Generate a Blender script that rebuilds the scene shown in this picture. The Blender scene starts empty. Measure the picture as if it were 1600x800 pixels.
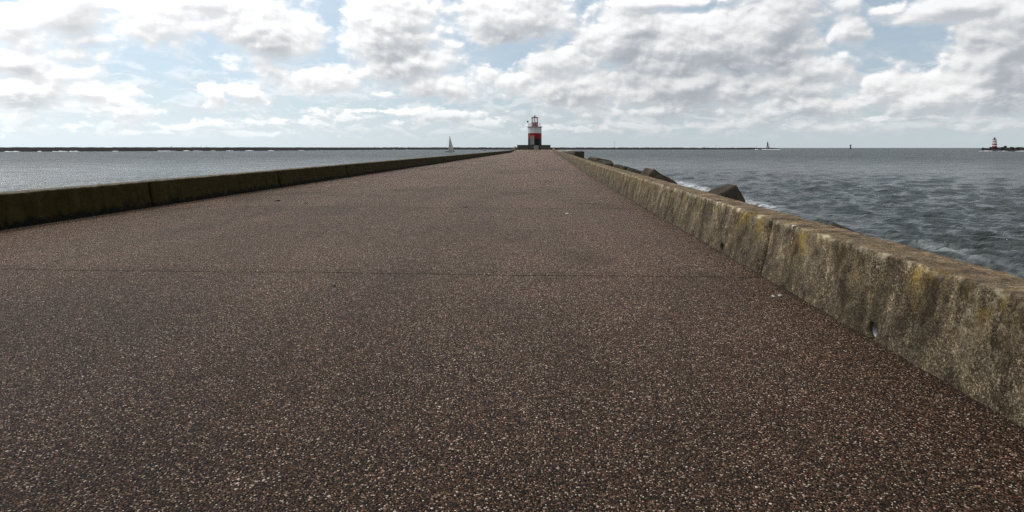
import bpy, bmesh, math, random
import numpy as np
from mathutils import Vector, Matrix, noise as mnoise

random.seed(7); rng = np.random.default_rng(11)
R = math.radians
scene = bpy.context.scene
col = scene.collection

# ------------------------------------------------------------------ camera
EYE = 1.3                       # eye above the pier deck (deck is z = 0)
SEA = -2.7                      # water level
F = 900.0                       # focal length in photo pixels (1600 wide)
HORIZON, YAW = 231.0, R(2.99)   # level camera with a lens shift: uprights stay upright in the photo
cam_d = bpy.data.cameras.new('camera'); cam = bpy.data.objects.new('camera', cam_d); col.objects.link(cam)
cam.location = (0, 0, EYE); cam.rotation_euler = (math.pi/2, 0, YAW)
cam_d.sensor_width = 36; cam_d.lens = 36*F/1600; cam_d.shift_y = -(400-HORIZON)/1600
cam_d.clip_start = 0.05; cam_d.clip_end = 90000
scene.camera = cam
MROT = cam.rotation_euler.to_matrix()

def ray(u, v): return (MROT @ Vector(((u-800)/F, (HORIZON-v)/F, -1))).normalized()
def at_z(u, v, z):
    d = ray(u, v); t = (z-EYE)/d.z; return Vector((0, 0, EYE)) + d*t
def at_y(u, v, y):
    d = ray(u, v); return Vector((0, 0, EYE)) + d*(y/d.y)
def azel(u, v):
    d = ray(u, v); return math.degrees(math.atan2(d.x, d.y)), math.degrees(math.asin(d.z))

# ------------------------------------------------------------------ object helpers
def link(name, me, m=None, parent=None):
    o = bpy.data.objects.new(name, me); col.objects.link(o)
    if m is not None:
        for k in (m if isinstance(m, (list, tuple)) else [m]): me.materials.append(k)
    if parent: o.parent = parent
    return o
def tag(o, label, cat=None, group=None):
    o['label'] = label
    if cat: o['category'] = cat
    if group: o['group'] = group
    return o
def kind(o, k): o['kind'] = k; return o
def empty(name, loc, rz=0):
    o = bpy.data.objects.new(name, None); col.objects.link(o); o.location = loc; o.rotation_euler.z = rz
    o.empty_display_size = .2
    return o
def build(name, bm, m, parent=None, smooth=False):
    bmesh.ops.recalc_face_normals(bm, faces=bm.faces[:])
    me = bpy.data.meshes.new(name); bm.to_mesh(me); bm.free()
    if smooth:
        for p in me.polygons: p.use_smooth = True
    return link(name, me, m, parent)
def box(bm, c, s, rz=0, bev=0):
    r = bmesh.ops.create_cube(bm, size=1)
    bmesh.ops.scale(bm, vec=s, verts=r['verts'])
    if bev:
        es = list({e for v in r['verts'] for e in v.link_edges})
        vs = bmesh.ops.bevel(bm, geom=es, offset=bev, segments=2, affect='EDGES')['verts']
    else: vs = r['verts']
    if rz: bmesh.ops.rotate(bm, cent=(0,0,0), matrix=Matrix.Rotation(rz, 3, 'Z'), verts=vs)
    bmesh.ops.translate(bm, vec=c, verts=vs)
def lathe(bm, prof, n, rot=0, cx=0, cy=0, cap=True):
    rings = []
    for r, z in prof:
        rings.append([bm.verts.new((cx+r*math.cos(rot+2*math.pi*k/n), cy+r*math.sin(rot+2*math.pi*k/n), z)) for k in range(n)])
    for a, b in zip(rings, rings[1:]):
        for k in range(n): bm.faces.new((a[k], a[(k+1)%n], b[(k+1)%n], b[k]))
    if cap: bm.faces.new(rings[0][::-1]); bm.faces.new(rings[-1])
def tube(bm, p, q, r, n=8, r2=None):
    p, q = Vector(p), Vector(q); d = (q-p); L = d.length; r2 = r if r2 is None else r2
    M = d.to_track_quat('Z', 'Y').to_matrix()
    A = [bm.verts.new(p + M @ Vector((r*math.cos(2*math.pi*k/n), r*math.sin(2*math.pi*k/n), 0))) for k in range(n)]
    B = [bm.verts.new(p + M @ Vector((r2*math.cos(2*math.pi*k/n), r2*math.sin(2*math.pi*k/n), L))) for k in range(n)]
    for k in range(n): bm.faces.new((A[k], A[(k+1)%n], B[(k+1)%n], B[k]))
    bm.faces.new(A[::-1]); bm.faces.new(B)
def grid_mesh(name, P, smooth=True):
    """P: (rows, cols, 3) array of points -> quad mesh"""
    n, m = P.shape[:2]
    me = bpy.data.meshes.new(name)
    i = (np.arange(n-1)[:, None]*m + np.arange(m-1)[None, :]).ravel()
    F4 = np.stack([i, i+1, i+m+1, i+m], 1)
    me.vertices.add(n*m); me.vertices.foreach_set('co', P.reshape(-1).astype(np.float32))
    me.loops.add(F4.size); me.loops.foreach_set('vertex_index', F4.ravel().astype(np.int32))
    me.polygons.add(len(F4)); me.polygons.foreach_set('loop_start', np.arange(0, F4.size, 4, dtype=np.int32))
    me.polygons.foreach_set('use_smooth', np.full(len(F4), smooth))
    me.update(calc_edges=True); me.validate()
    return me

# value noise in numpy
_T = rng.random((64, 64, 64))
def vnoise(x, y, z):
    xi, yi, zi = np.floor(x).astype(int), np.floor(y).astype(int), np.floor(z).astype(int)
    fx, fy, fz = x-xi, y-yi, z-zi
    s = lambda t: t*t*(3-2*t)
    fx, fy, fz = s(fx), s(fy), s(fz)
    g = lambda a, b, c: _T[(xi+a) & 63, (yi+b) & 63, (zi+c) & 63]
    l = lambda a, b, t: a+(b-a)*t
    return l(l(l(g(0,0,0), g(1,0,0), fx), l(g(0,1,0), g(1,1,0), fx), fy),
             l(l(g(0,0,1), g(1,0,1), fx), l(g(0,1,1), g(1,1,1), fx), fy), fz)*2-1
def fbm(x, y, z, o=4, g=.5):
    a, s, t = 1, 1, 0
    for k in range(o):
        t = t + a*vnoise(x*s+k*7.3, y*s+k*3.1, z*s+k*5.7); a *= g; s *= 2.03
    return t

# ------------------------------------------------------------------ node helpers
class NB:
    def __init__(s, nt): s.nt = nt; s.N = nt.nodes; s.L = nt.links
    def sock(s, inp, v):
        if isinstance(v, bpy.types.NodeSocket): s.L.new(v, inp)
        else:
            try: inp.default_value = v
            except Exception: inp.default_value = (*v, 1)
    def new(s, t, ins=None, **kw):
        n = s.N.new(t)
        for k, v in kw.items(): setattr(n, k, v)
        for k, v in (ins or {}).items(): s.sock(n.inputs[k], v)
        return n
    def m(s, op, a, b=0.0, c=0.0, clamp=False):
        n = s.N.new('ShaderNodeMath'); n.operation = op; n.use_clamp = clamp
        for i, v in enumerate((a, b, c)): s.sock(n.inputs[i], v)
        return n.outputs[0]
    def v(s, op, a, b=(0,0,0), c=(0,0,0), out=0):
        n = s.N.new('ShaderNodeVectorMath'); n.operation = op
        s.sock(n.inputs[0], a)
        if op == 'SCALE': s.sock(n.inputs['Scale'], b)
        else:
            s.sock(n.inputs[1], b)
            if op == 'MULTIPLY_ADD': s.sock(n.inputs[2], c)
        return n.outputs['Value'] if op in ('LENGTH', 'DOT_PRODUCT', 'DISTANCE') else n.outputs[0]
    def rng(s, x, a, b, c=0.0, d=1.0, smooth=True):
        n = s.N.new('ShaderNodeMapRange'); n.interpolation_type = 'SMOOTHSTEP' if smooth else 'LINEAR'
        for i, q in enumerate((x, a, b, c, d)): s.sock(n.inputs[i], q)
        return n.outputs[0]
    def mix(s, f, a, b, blend='MIX'):
        n = s.N.new('ShaderNodeMix'); n.data_type = 'RGBA'; n.blend_type = blend
        s.sock(n.inputs[0], f)
        for i, q in ((6, a), (7, b)):
            if not isinstance(q, bpy.types.NodeSocket) and len(q) == 3: q = (*q, 1)
            s.sock(n.inputs[i], q)
        return n.outputs[2]
    def noise(s, vec, scale, detail=4, rough=.5, dist=0, out=0, **kw):
        n = s.N.new('ShaderNodeTexNoise')
        for k, q in kw.items(): setattr(n, k, q)
        s.sock(n.inputs['Vector'], vec); n.inputs['Scale'].default_value = scale
        n.inputs['Detail'].default_value = detail; n.inputs['Roughness'].default_value = rough
        n.inputs['Distortion'].default_value = dist
        return n.outputs[out]
    def ramp(s, f, stops, interp='LINEAR'):
        n = s.N.new('ShaderNodeValToRGB'); cr = n.color_ramp; cr.interpolation = interp
        while len(cr.elements) < len(stops): cr.elements.new(.5)
        for e, (p, c) in zip(cr.elements, stops): e.position = p; e.color = (*c, 1) if len(c) == 3 else c
        s.sock(n.inputs[0], f); return n.outputs[0]
def mat(name):
    m = bpy.data.materials.new(name); m.use_nodes = True
    b = NB(m.node_tree); p = b.N['Principled BSDF']
    return m, b, p
def pset(b, p, **kw):
    for k, v in kw.items():
        s = {'color': 'Base Color', 'rough': 'Roughness', 'normal': 'Normal', 'spec': 'Specular IOR Level', 'metal': 'Metallic', 'ior': 'IOR'}[k]
        if s == 'Base Color' and not isinstance(v, bpy.types.NodeSocket): v = (*v, 1)
        b.sock(p.inputs[s], v)
def objco(b): return b.new('ShaderNodeTexCoord').outputs['Object']
def bump(b, h, strength=1, dist=.01, prev=None):
    n = b.new('ShaderNodeBump', {'Height': h, 'Strength': strength, 'Distance': dist})
    if prev is not None: b.sock(n.inputs['Normal'], prev)
    return n.outputs[0]
def paint(name, c, rough=.55, var=.25, scale=1.5, dirt=(.12, .09, .06), metal=0):
    m, b, p = mat(name); co = objco(b)
    n = b.noise(co, scale, 5, .6); n2 = b.noise(b.v('MULTIPLY', co, (6, 6, .7)), scale, 4, .6)
    c1 = b.mix(b.rng(n, .3, .75), tuple(q*(1-var) for q in c), c)
    c2 = b.mix(b.m('MULTIPLY', b.rng(n2, .55, .8), var*1.5), c1, dirt)
    pset(b, p, color=c2, rough=rough, metal=metal, spec=.2, normal=bump(b, n, .2, .01))
    return m

# ------------------------------------------------------------------ sky, clouds, sun
SUN_AZ, SUN_EL = R(-78), R(50)
sund = Vector((math.sin(SUN_AZ)*math.cos(SUN_EL), math.cos(SUN_AZ)*math.cos(SUN_EL), math.sin(SUN_EL)))
sl = bpy.data.lights.new('sun', 'SUN'); sl.energy = 2.0; sl.angle = R(12); sl.color = (1, .95, .87)
so = bpy.data.objects.new('sun', sl); col.objects.link(so); so.rotation_euler = (-sund).to_track_quat('-Z', 'Y').to_euler()

# cloud groups of the sky: centre and radii in photo pixels, weight
CLOUDS = [
 (110, 25, 85, 62, .95), (20, 40, 60, 40, .7), (255, 30, 110, 42, 1.0), (415, 45, 105, 52, 1.0), (330, 5, 120, 25, .9),
 (610, 45, 75, 75, 1.1), (655, 95, 75, 34, .95), (700, 8, 60, 14, .6),
 (805, 22, 88, 46, 1.15), (475, 122, 80, 26, .85), (338, 155, 20, 22, .8), (385, 150, 40, 16, .55),
 (40, 150, 80, 36, .95), (150, 152, 60, 26, .8), (15, 100, 60, 25, .8), (100, 118, 70, 16, .5),
 (700, 140, 70, 20, .7), (775, 132, 70, 26, .75), (590, 145, 50, 10, .55), (300, 195, 120, 6, .5), (620, 172, 90, 8, .5), (90, 195, 90, 6, .45),
 (880, 100, 60, 32, 1.0), (965, 55, 75, 48, 1.1), (1090, 75, 150, 66, 1.15), (1200, 40, 110, 60, 1.1), (1325, 45, 35, 24, .95),
 (930, 140, 120, 40, 1.0), (1080, 140, 150, 42, 1.0), (1250, 125, 90, 42, 1.0), (1270, 165, 110, 24, .9), (1030, 172, 170, 14, .7),
 (1390, 135, 60, 30, .85), (1450, 150, 80, 36, .95), (1560, 90, 85, 90, 1.15), (1530, 150, 100, 40, 1.0), (1500, 10, 130, 26, 1.0), (1600, 20, 80, 50, 1.0),
 (560, 185, 60, 9, .55), (690, 178, 70, 10, .6), (760, 190, 50, 8, .55), (480, 190, 80, 7, .5), (240, 205, 120, 5, .5), (400, 208, 90, 5, .45), (900, 200, 90, 8, .5), (1000, 198, 120, 9, .55), (1150, 195, 120, 9, .55), (1300, 198, 100, 8, .5), (1520, 195, 90, 9, .55), (180, 172, 70, 10, .6),
 (1040, 4, 110, 13, .9), (1420, 185, 160, 8, .55),
]
world = bpy.data.worlds.new('World'); scene.world = world; world.use_nodes = True
wt = world.node_tree; wt.nodes.clear(); b = NB(wt)

# node group: cloud density for an (azimuth, elevation) point in degrees; fine = full detail, soft = large billows for the shading
def density_group(name, fine):
    g = bpy.data.node_groups.new(name, 'ShaderNodeTree')
    g.interface.new_socket('P', in_out='INPUT', socket_type='NodeSocketVector')
    g.interface.new_socket('D', in_out='OUTPUT', socket_type='NodeSocketFloat')
    q = NB(g); gi = q.new('NodeGroupInput'); go = q.new('NodeGroupOutput'); P = gi.outputs[0]
    warp = q.noise(P, .22, 3, .55, out=1)
    Pw = q.v('ADD', P, q.v('MULTIPLY', q.v('SUBTRACT', warp, (.5, .5, .5)), (3.4, 2.2, 0)))
    acc = None
    for (cx, cy, rx, ry, w) in CLOUDS:
        a0, e0 = azel(cx, cy); a1, _ = azel(cx+rx*.5, cy); a2, _ = azel(cx-rx*.5, cy); _, e1 = azel(cx, cy-ry*.5); _, e2 = azel(cx, cy+ry*.5)
        sx, sy = 1.35*abs(a1-a2), 1.35*abs(e1-e2)
        d = q.v('LENGTH', q.v('MULTIPLY_ADD', Pw, (1/sx, 1/sy, 0), (-a0/sx, -e0/sy, 0)))
        f = q.m('MULTIPLY_ADD', d, -w, w)
        acc = f if acc is None else q.m('SMOOTH_MAX', acc, f, .14)
    sep = q.new('ShaderNodeSeparateXYZ', {0: P}); AZ, EL = sep.outputs[0], sep.outputs[1]
    # away from the photographed part of the sky: loose broken cloud
    gen = q.m('MULTIPLY_ADD', q.noise(q.v('MULTIPLY', P, (.7, 1, 1)), .07, 3, .5), 3.2, -1.25)
    outside = q.m('MAXIMUM', q.rng(EL, 14.5, 20), q.m('MAXIMUM', q.rng(AZ, 46, 56), q.rng(AZ, -50, -60)))
    base = q.m('ADD', q.m('MULTIPLY', acc, q.m('SUBTRACT', 1, outside)), q.m('MULTIPLY', gen, outside))
    Pn = q.v('MULTIPLY', P, (1, 1.45, 1))
    n1 = q.m('SUBTRACT', q.noise(Pn, .165, 9 if fine else 3.5, .56, .25), .5)
    vor = q.N.new('ShaderNodeTexVoronoi'); vor.feature = 'SMOOTH_F1'; vor.voronoi_dimensions = '2D'; vor.inputs['Scale'].default_value = .30
    vor.inputs['Detail'].default_value = 3 if fine else 1; vor.inputs['Roughness'].default_value = .55; vor.inputs['Smoothness'].default_value = .6; vor.normalize = True
    q.sock(vor.inputs['Vector'], q.v('ADD', Pn, q.v('SCALE', q.noise(Pn, .5, 4 if fine else 2, .6, out=1), 1.6)))
    bil = q.m('SUBTRACT', .33, vor.outputs['Distance'])
    n2 = q.m('SUBTRACT', q.noise(q.v('MULTIPLY', P, (1, 1.9, 1)), .75, 6 if fine else 2, .6, .4), .5)
    # cloud gets smaller and flatter towards the horizon
    low = q.rng(EL, 6.5, .5)
    D = q.m('ADD', q.m('ADD', base, -.09), q.m('ADD', q.m('MULTIPLY', n1, 1.25), q.m('ADD', q.m('MULTIPLY', bil, .95), q.m('MULTIPLY', n2, q.m('MULTIPLY_ADD', low, 1.0, .25)))))
    q.sock(go.inputs[0], D); return g
GF, GS = density_group('cloud_density', True), density_group('cloud_billows', False)
dirv = b.new('ShaderNodeTexCoord').outputs['Generated']
dirn = b.v('NORMALIZE', dirv)
sp = b.new('ShaderNodeSeparateXYZ', {0: dirn})
az = b.m('MULTIPLY', b.m('ARCTAN2', sp.outputs[0], sp.outputs[1]), 57.29578)
el = b.m('MULTIPLY', b.m('ARCSINE', sp.outputs[2]), 57.29578)
PP = b.new('ShaderNodeCombineXYZ', {0: az, 1: el, 2: 0.0}).outputs[0]
def dens(g, off):
    n = b.N.new('ShaderNodeGroup'); n.node_tree = g
    b.sock(n.inputs[0], b.v('ADD', PP, (*off, 0))); return n.outputs[0]
D0, S0, S1, S2 = dens(GF, (0, 0)), dens(GS, (0, 0)), dens(GS, (-.35, .65)), dens(GS, (-.9, 3.0))
D1 = dens(GF, (-.22, .38))
lit = b.m('ADD', b.m('MULTIPLY', b.rng(b.m('SUBTRACT', S0, S1), -.30, .42), .55), b.m('MULTIPLY', b.rng(b.m('SUBTRACT', D0, D1), -.16, .26), .45))            # billows turned to the sun
cover = b.m('DIVIDE', b.m('SUBTRACT', D0, .02), b.m('MULTIPLY_ADD', lit, -.30, .46), clamp=True)
fine = b.m('SUBTRACT', D0, S0)
thick = b.rng(S2, .10, 1.15)                                # cloud above this point: grey undersides
sunang = b.v('DOT_PRODUCT', dirn, tuple(sund))
fwd = b.rng(sunang, .0, .75)                               # clouds near the sun glow more
bright = b.m('SUBTRACT', b.m('MULTIPLY_ADD', lit, .46, .63), b.m('MULTIPLY', thick, .19))
bright = b.m('ADD', bright, b.m('MULTIPLY', fine, .30))
bright = b.m('ADD', bright, b.m('MULTIPLY', b.rng(D0, .55, .12), .12))      # thin edges let light through
bright = b.m('MULTIPLY', bright, b.m('MULTIPLY_ADD', fwd, .36, .90))
ccol = b.mix(b.rng(bright, .35, .85), (.90, .96, 1.05), (1.0, 1.0, 1.0))
ccol = b.v('SCALE', ccol, bright)
sky = b.new('ShaderNodeTexSky', sky_type='NISHITA', sun_disc=False, sun_elevation=SUN_EL, sun_rotation=SUN_AZ,
            altitude=0, air_density=1.0, dust_density=.6, ozone_density=1.0)
bg1 = b.new('ShaderNodeBackground', {'Color': sky.outputs[0], 'Strength': .1})
bg2 = b.new('ShaderNodeBackground', {'Color': ccol, 'Strength': 1.0})
# thin pale veil between the clouds and the hazy band above the horizon
veil = b.m('MAXIMUM', b.m('MULTIPLY_ADD', b.noise(b.v('MULTIPLY', PP, (.5, 1.6, 1)), .2, 5, .6), .7, .33), b.rng(el, 9.0, .2, .3, .95))
vcol = b.v('SCALE', b.mix(b.rng(el, 0, 6), (.77, .875, .93), (.70, .835, .95)), b.m('MULTIPLY_ADD', fwd, .42, .70))
bg3 = b.new('ShaderNodeBackground', {'Color': vcol, 'Strength': 1.0})
ms0 = b.new('ShaderNodeMixShader', {0: veil, 1: bg1.outputs[0], 2: bg3.outputs[0]})
hz = b.noise(b.v('MULTIPLY', PP, (1, 2.6, 1)), .34, 8, .62, .5)
hz2 = b.noise(b.v('ADD', b.v('MULTIPLY', PP, (1, 2.6, 1)), (-.25, 1.1, 0)), .34, 4, .55, .5)
hzc = b.m('MULTIPLY', b.m('MULTIPLY', b.rng(hz, .43, .60), b.m('MULTIPLY', b.rng(el, .3, 2.2), b.rng(el, 10, 5.5))), .5)
hzv = b.v('SCALE', (.98, 1.0, 1.02), b.m('MULTIPLY', b.m('MULTIPLY_ADD', b.rng(b.m('SUBTRACT', hz, hz2), -.10, .12), .24, .76), b.m('MULTIPLY_ADD', fwd, .30, .84)))
bg4 = b.new('ShaderNodeBackground', {'Color': hzv, 'Strength': 1.0})
ms0 = b.new('ShaderNodeMixShader', {0: hzc, 1: ms0.outputs[0], 2: bg4.outputs[0]})
cov2 = b.m('MULTIPLY', b.m('MULTIPLY', cover, .93), b.rng(el, .2, 5.0, .25, 1))
ms = b.new('ShaderNodeMixShader', {0: cov2, 1: ms0.outputs[0], 2: bg2.outputs[0]})
b.new('ShaderNodeOutputWorld', {0: ms.outputs[0]})
world.cycles.sampling_method = 'MANUAL'; world.cycles.sample_map_resolution = 256

# ------------------------------------------------------------------ materials
def deck_material():
    m, b, p = mat('exposed_aggregate'); co = objco(b)
    wob = b.v('ADD', co, b.v('SCALE', b.v('SUBTRACT', b.noise(co, 60, 2, .5, out=1), (.5,.5,.5)), .008))
    def stones(scale, rnd=1.0):
        v1 = b.N.new('ShaderNodeTexVoronoi'); v1.voronoi_dimensions = '2D'; v1.inputs['Scale'].default_value = scale; v1.inputs['Randomness'].default_value = rnd
        b.sock(v1.inputs['Vector'], wob)
        return v1.outputs['Distance'], v1.outputs['Color']
    d1, c1 = stones(135); d2, c2 = stones(78)
    s1 = b.new('ShaderNodeSeparateColor', {0: c1}); s2 = b.new('ShaderNodeSeparateColor', {0: c2})
    tones = [(0, (.008, .005, .003)), (.22, (.018, .011, .007)), (.40, (.098, .056, .037)), (.50, (.036, .027, .021)), (.62, (.165, .092, .064)),
             (.72, (.12, .090, .066)), (.82, (.24, .150, .095)), (.91, (.32, .25, .185)), (.96, (.58, .54, .49)), (1, (.88, .86, .82))]
    k1 = b.ramp(s1.outputs[0], tones); k2 = b.ramp(s2.outputs[0], tones)
    big = b.m('MULTIPLY', b.rng(s2.outputs[1], .84, .86), b.rng(d2, .52, .40))        # some larger pebbles
    stone = b.mix(big, k1, k2)
    stone = b.mix(b.rng(s1.outputs[1], .55, .95), stone, b.mix(1.0, stone, (.86, 1.0, 1.06), 'MULTIPLY'))
    stone = b.mix(b.rng(s1.outputs[1], .30, .05), stone, b.mix(1.0, stone, (1.15, .92, .84), 'MULTIPLY'))
    edge = b.m('MULTIPLY', b.rng(d1, .36, .62), b.m('SUBTRACT', 1, big))
    matrix = b.mix(b.noise(co, 9, 4, .6), (.012, .008, .005), (.026, .017, .011))
    c = b.mix(edge, stone, matrix)
    # broad stains, damp patches and algae
    n1 = b.noise(co, .22, 5, .62); n2 = b.noise(b.v('MULTIPLY', co, (1, .55, 1)), .75, 5, .65)
    st = b.m('MULTIPLY', b.rng(n1, .42, .66), b.rng(n2, .38, .68))
    c = b.mix(b.m('MULTIPLY', st, .95), c, b.mix(1.0, c, (.55, .48, .36), 'MULTIPLY'))
    c = b.mix(b.m('MULTIPLY', b.rng(n2, .6, .35), .5), c, b.mix(1.0, c, (1.25, 1.12, 1.06), 'MULTIPLY'))
    n3 = b.noise(co, 3.5, 4, .7)
    c = b.mix(b.m('MULTIPLY', b.rng(n3, .58, .75), .4), c, b.mix(1.0, c, (.6, .6, .58), 'MULTIPLY'))
    # every pour has its own tone; the nearest is darkened to paint in foreground falloff
    yi = b.m('DIVIDE', b.m('ADD', b.m('ADD', b.new('ShaderNodeSeparateXYZ', {0: co}).outputs[1], .69), 0), 6.57*12)
    pour = b.ramp(yi, [(0, (.86, .84, .82)), (1/12, (.98, .96, .94)), (2/12, (1.06, 1.04, 1.02)), (3/12, (1.16, 1.13, 1.11)), (5/12, (1.10, 1.08, 1.06)), (6/12, (1.2, 1.17, 1.15)), (8/12, (1.12, 1.1, 1.08)), (9/12, (1.2, 1.17, 1.14))], 'CONSTANT')
    c = b.mix(1.0, c, pour, 'MULTIPLY')
    c = b.mix(1.0, c, (1.17, 1.05, .93), 'MULTIPLY')
    # dirt and damp collected along the foot of both walls
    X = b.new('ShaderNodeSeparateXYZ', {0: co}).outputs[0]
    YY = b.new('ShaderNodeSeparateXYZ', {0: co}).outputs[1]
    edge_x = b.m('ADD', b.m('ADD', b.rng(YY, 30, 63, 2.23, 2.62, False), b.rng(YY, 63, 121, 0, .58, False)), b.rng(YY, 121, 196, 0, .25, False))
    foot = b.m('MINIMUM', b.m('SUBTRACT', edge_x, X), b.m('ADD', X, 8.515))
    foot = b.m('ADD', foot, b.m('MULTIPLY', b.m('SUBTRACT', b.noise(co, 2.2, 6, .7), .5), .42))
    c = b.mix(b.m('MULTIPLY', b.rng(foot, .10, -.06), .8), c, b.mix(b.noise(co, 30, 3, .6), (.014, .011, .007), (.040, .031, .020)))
    # foreground falloff painted in first, then traffic and weather: long pale and dark lanes
    near_falloff = b.m('ADD', YY, b.m('MULTIPLY', b.m('SUBTRACT', b.noise(co, .45, 5, .65), .5), 5.0))
    c = b.mix(b.rng(near_falloff, 6.5, 1.5), c, b.mix(1.0, c, (.60, .58, .57), 'MULTIPLY'))  # darkens the near deck colour to imitate lens vignetting
    lane = b.noise(b.v('MULTIPLY', co, (.55, .035, 0)), 1.0, 5, .6, .3)
    c = b.mix(b.m('MULTIPLY', b.rng(lane, .48, .66), .45), c, b.mix(1.0, c, (.66, .62, .55), 'MULTIPLY'))
    c = b.mix(b.m('MULTIPLY', b.rng(lane, .46, .30), .45), c, b.mix(1.0, c, (1.25, 1.2, 1.16), 'MULTIPLY'))
    h = b.mix(big, b.m('SUBTRACT', 1, b.m('POWER', d1, 2.0)), b.m('SUBTRACT', 1.5, b.m('POWER', d2, 2.0)))
    h = b.m('MULTIPLY_ADD', s1.outputs[2], .5, h)
    pset(b, p, color=c, rough=b.rng(s1.outputs[1], 0, 1, .42, .8, False), spec=.12, normal=bump(b, h, 1.0, .009))
    return m
M_DECK = deck_material()

def wall_material(name, side):
    """weathered concrete; object axes: x across, y along, z up"""
    m, b, p = mat(name); co = objco(b); sp = b.new('ShaderNodeSeparateXYZ', {0: co}); Z = sp.outputs[2]
    nL = b.noise(co, .9, 5, .6); nM = b.noise(co, 6, 6, .65); nF = b.noise(co, 55, 5, .7)
    streak = b.noise(b.v('MULTIPLY', co, (9, 9, .8)), 1.0, 6, .65, .4)
    streak2 = b.noise(b.v('ADD', b.v('MULTIPLY', co, (3.2, 3.2, .35)), (7, 3, 1)), 1.0, 5, .6, .3)
    ztop = b.rng(Z, .05, .55)
    if side == 'right':
        pit = b.noise(co, 72, 6, .80)
        c = b.mix(b.rng(nM, .3, .7), (.060, .045, .027), (.122, .097, .063))
        c = b.mix(b.m('MULTIPLY', b.rng(streak, .45, .60), .85), c, (.026, .018, .008))
        c = b.mix(b.m('MULTIPLY', b.rng(streak2, .50, .62), .6), c, (.155, .135, .102))
        crust = b.m('MULTIPLY', b.rng(b.noise(co, 24, 6, .7), .50, .60), b.rng(b.noise(co, 2.1, 4, .6), .40, .62))
        c = b.mix(b.m('MULTIPLY', crust, .75), c, (.21, .19, .155))
        c = b.mix(b.m('MULTIPLY', b.rng(pit, .51, .42), .92), c, (.012, .009, .005))
        c = b.mix(b.m('MULTIPLY', b.m('MULTIPLY', b.rng(pit, .53, .63), b.rng(b.noise(co, 3.3, 5, .65), .36, .60)), .9), c, (.34, .30, .24))
        drip = b.noise(b.v('ADD', b.v('MULTIPLY', co, (2.6, 2.6, .22)), (3, 9, 4)), 1.0, 6, .68, .5)
        c = b.mix(b.m('MULTIPLY', b.rng(drip, .52, .66), .8), c, (.022, .017, .010))
        c = b.mix(b.m('MULTIPLY', b.rng(drip, .42, .30), .5), c, (.24, .215, .17))
        och = b.m('MULTIPLY', b.rng(b.noise(b.v('MULTIPLY', co, (1, 1, .6)), 4.5, 6, .72), .47, .62), b.rng(b.m('ADD', Z, b.m('MULTIPLY', nL, .5)), .45, .85))
        c = b.mix(b.m('MULTIPLY', och, .85), c, (.125, .090, .016))
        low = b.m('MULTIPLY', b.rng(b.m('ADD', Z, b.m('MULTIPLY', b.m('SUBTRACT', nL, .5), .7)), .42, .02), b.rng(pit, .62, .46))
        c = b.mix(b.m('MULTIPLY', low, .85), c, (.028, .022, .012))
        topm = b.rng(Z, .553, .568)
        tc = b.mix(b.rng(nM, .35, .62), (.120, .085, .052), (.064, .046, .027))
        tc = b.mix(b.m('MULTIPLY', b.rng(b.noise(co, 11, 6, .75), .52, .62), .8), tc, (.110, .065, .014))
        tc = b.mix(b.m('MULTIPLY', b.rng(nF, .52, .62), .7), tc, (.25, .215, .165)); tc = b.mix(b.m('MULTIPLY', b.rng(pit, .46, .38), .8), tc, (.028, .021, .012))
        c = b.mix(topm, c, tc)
        # pale worn arris along the front top edge
        ar = b.m('MULTIPLY', b.rng(Z, .51, .555), b.rng(b.m('ADD', sp.outputs[0], b.m('MULTIPLY', nM, .06)), .235, .185))
        c = b.mix(b.m('MULTIPLY', b.m('MULTIPLY', ar, b.rng(b.noise(co, 7, 6, .75), .44, .58)), .85), c, (.27, .245, .20))
        # bird droppings
        for (dy, dz, r) in ((at_z(1247, 352, .57).y, .568, .022), (at_z(1247, 352, .57).y-.05, .42, .008)):
            dd = b.v('LENGTH', b.v('MULTIPLY', b.v('SUBTRACT', co, (.14, dy, dz)), (.35, 1, .42 if dz > .5 else .16)))
            c = b.mix(b.rng(b.m('ADD', dd, b.m('MULTIPLY', b.m('SUBTRACT', nF, .5), .05)), r, r*.6), c, (.62, .62, .60))
        grain = b.noise(co, 150, 4, .74)
        c = b.mix(b.m('MULTIPLY', b.rng(grain, .44, .36), .75), c, b.mix(1.0, c, (.22, .20, .17), 'MULTIPLY'))
        c = b.mix(b.m('MULTIPLY', b.rng(grain, .57, .65), .7), c, (.30, .27, .215))
        pat = b.noise(b.v('MULTIPLY', co, (1, 1, .75)), 5.0, 6, .72, .3)
        c = b.mix(b.m('MULTIPLY', b.rng(pat, .48, .38), .85), c, b.mix(1.0, c, (.34, .30, .24), 'MULTIPLY'))
        c = b.mix(b.m('MULTIPLY', b.rng(pat, .52, .62), .85), c, b.mix(1.0, c, (1.95, 1.92, 1.85), 'MULTIPLY'))
        c = b.mix(1.0, c, (1.28, 1.19, 1.04), 'MULTIPLY')
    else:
        c = b.mix(b.rng(nM, .3, .7), (.022, .0165, .004), (.034, .0255, .007))  # algae tone, darkened further to paint in the shade of this face
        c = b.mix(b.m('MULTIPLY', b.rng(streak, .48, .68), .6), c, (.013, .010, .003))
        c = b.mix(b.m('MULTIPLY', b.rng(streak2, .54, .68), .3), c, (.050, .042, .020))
        low = b.rng(b.m('ADD', Z, b.m('MULTIPLY', b.m('SUBTRACT', nM, .5), .35)), .17, .06)  # dark growth along the foot, with the wall's shadow painted in
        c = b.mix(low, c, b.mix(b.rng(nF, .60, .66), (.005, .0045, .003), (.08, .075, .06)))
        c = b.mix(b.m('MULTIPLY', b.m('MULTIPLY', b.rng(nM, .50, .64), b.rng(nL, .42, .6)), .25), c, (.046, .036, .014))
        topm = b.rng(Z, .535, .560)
        c = b.mix(topm, c, b.mix(b.rng(nM, .35, .65), (.10, .085, .055), (.19, .165, .12)))
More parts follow.
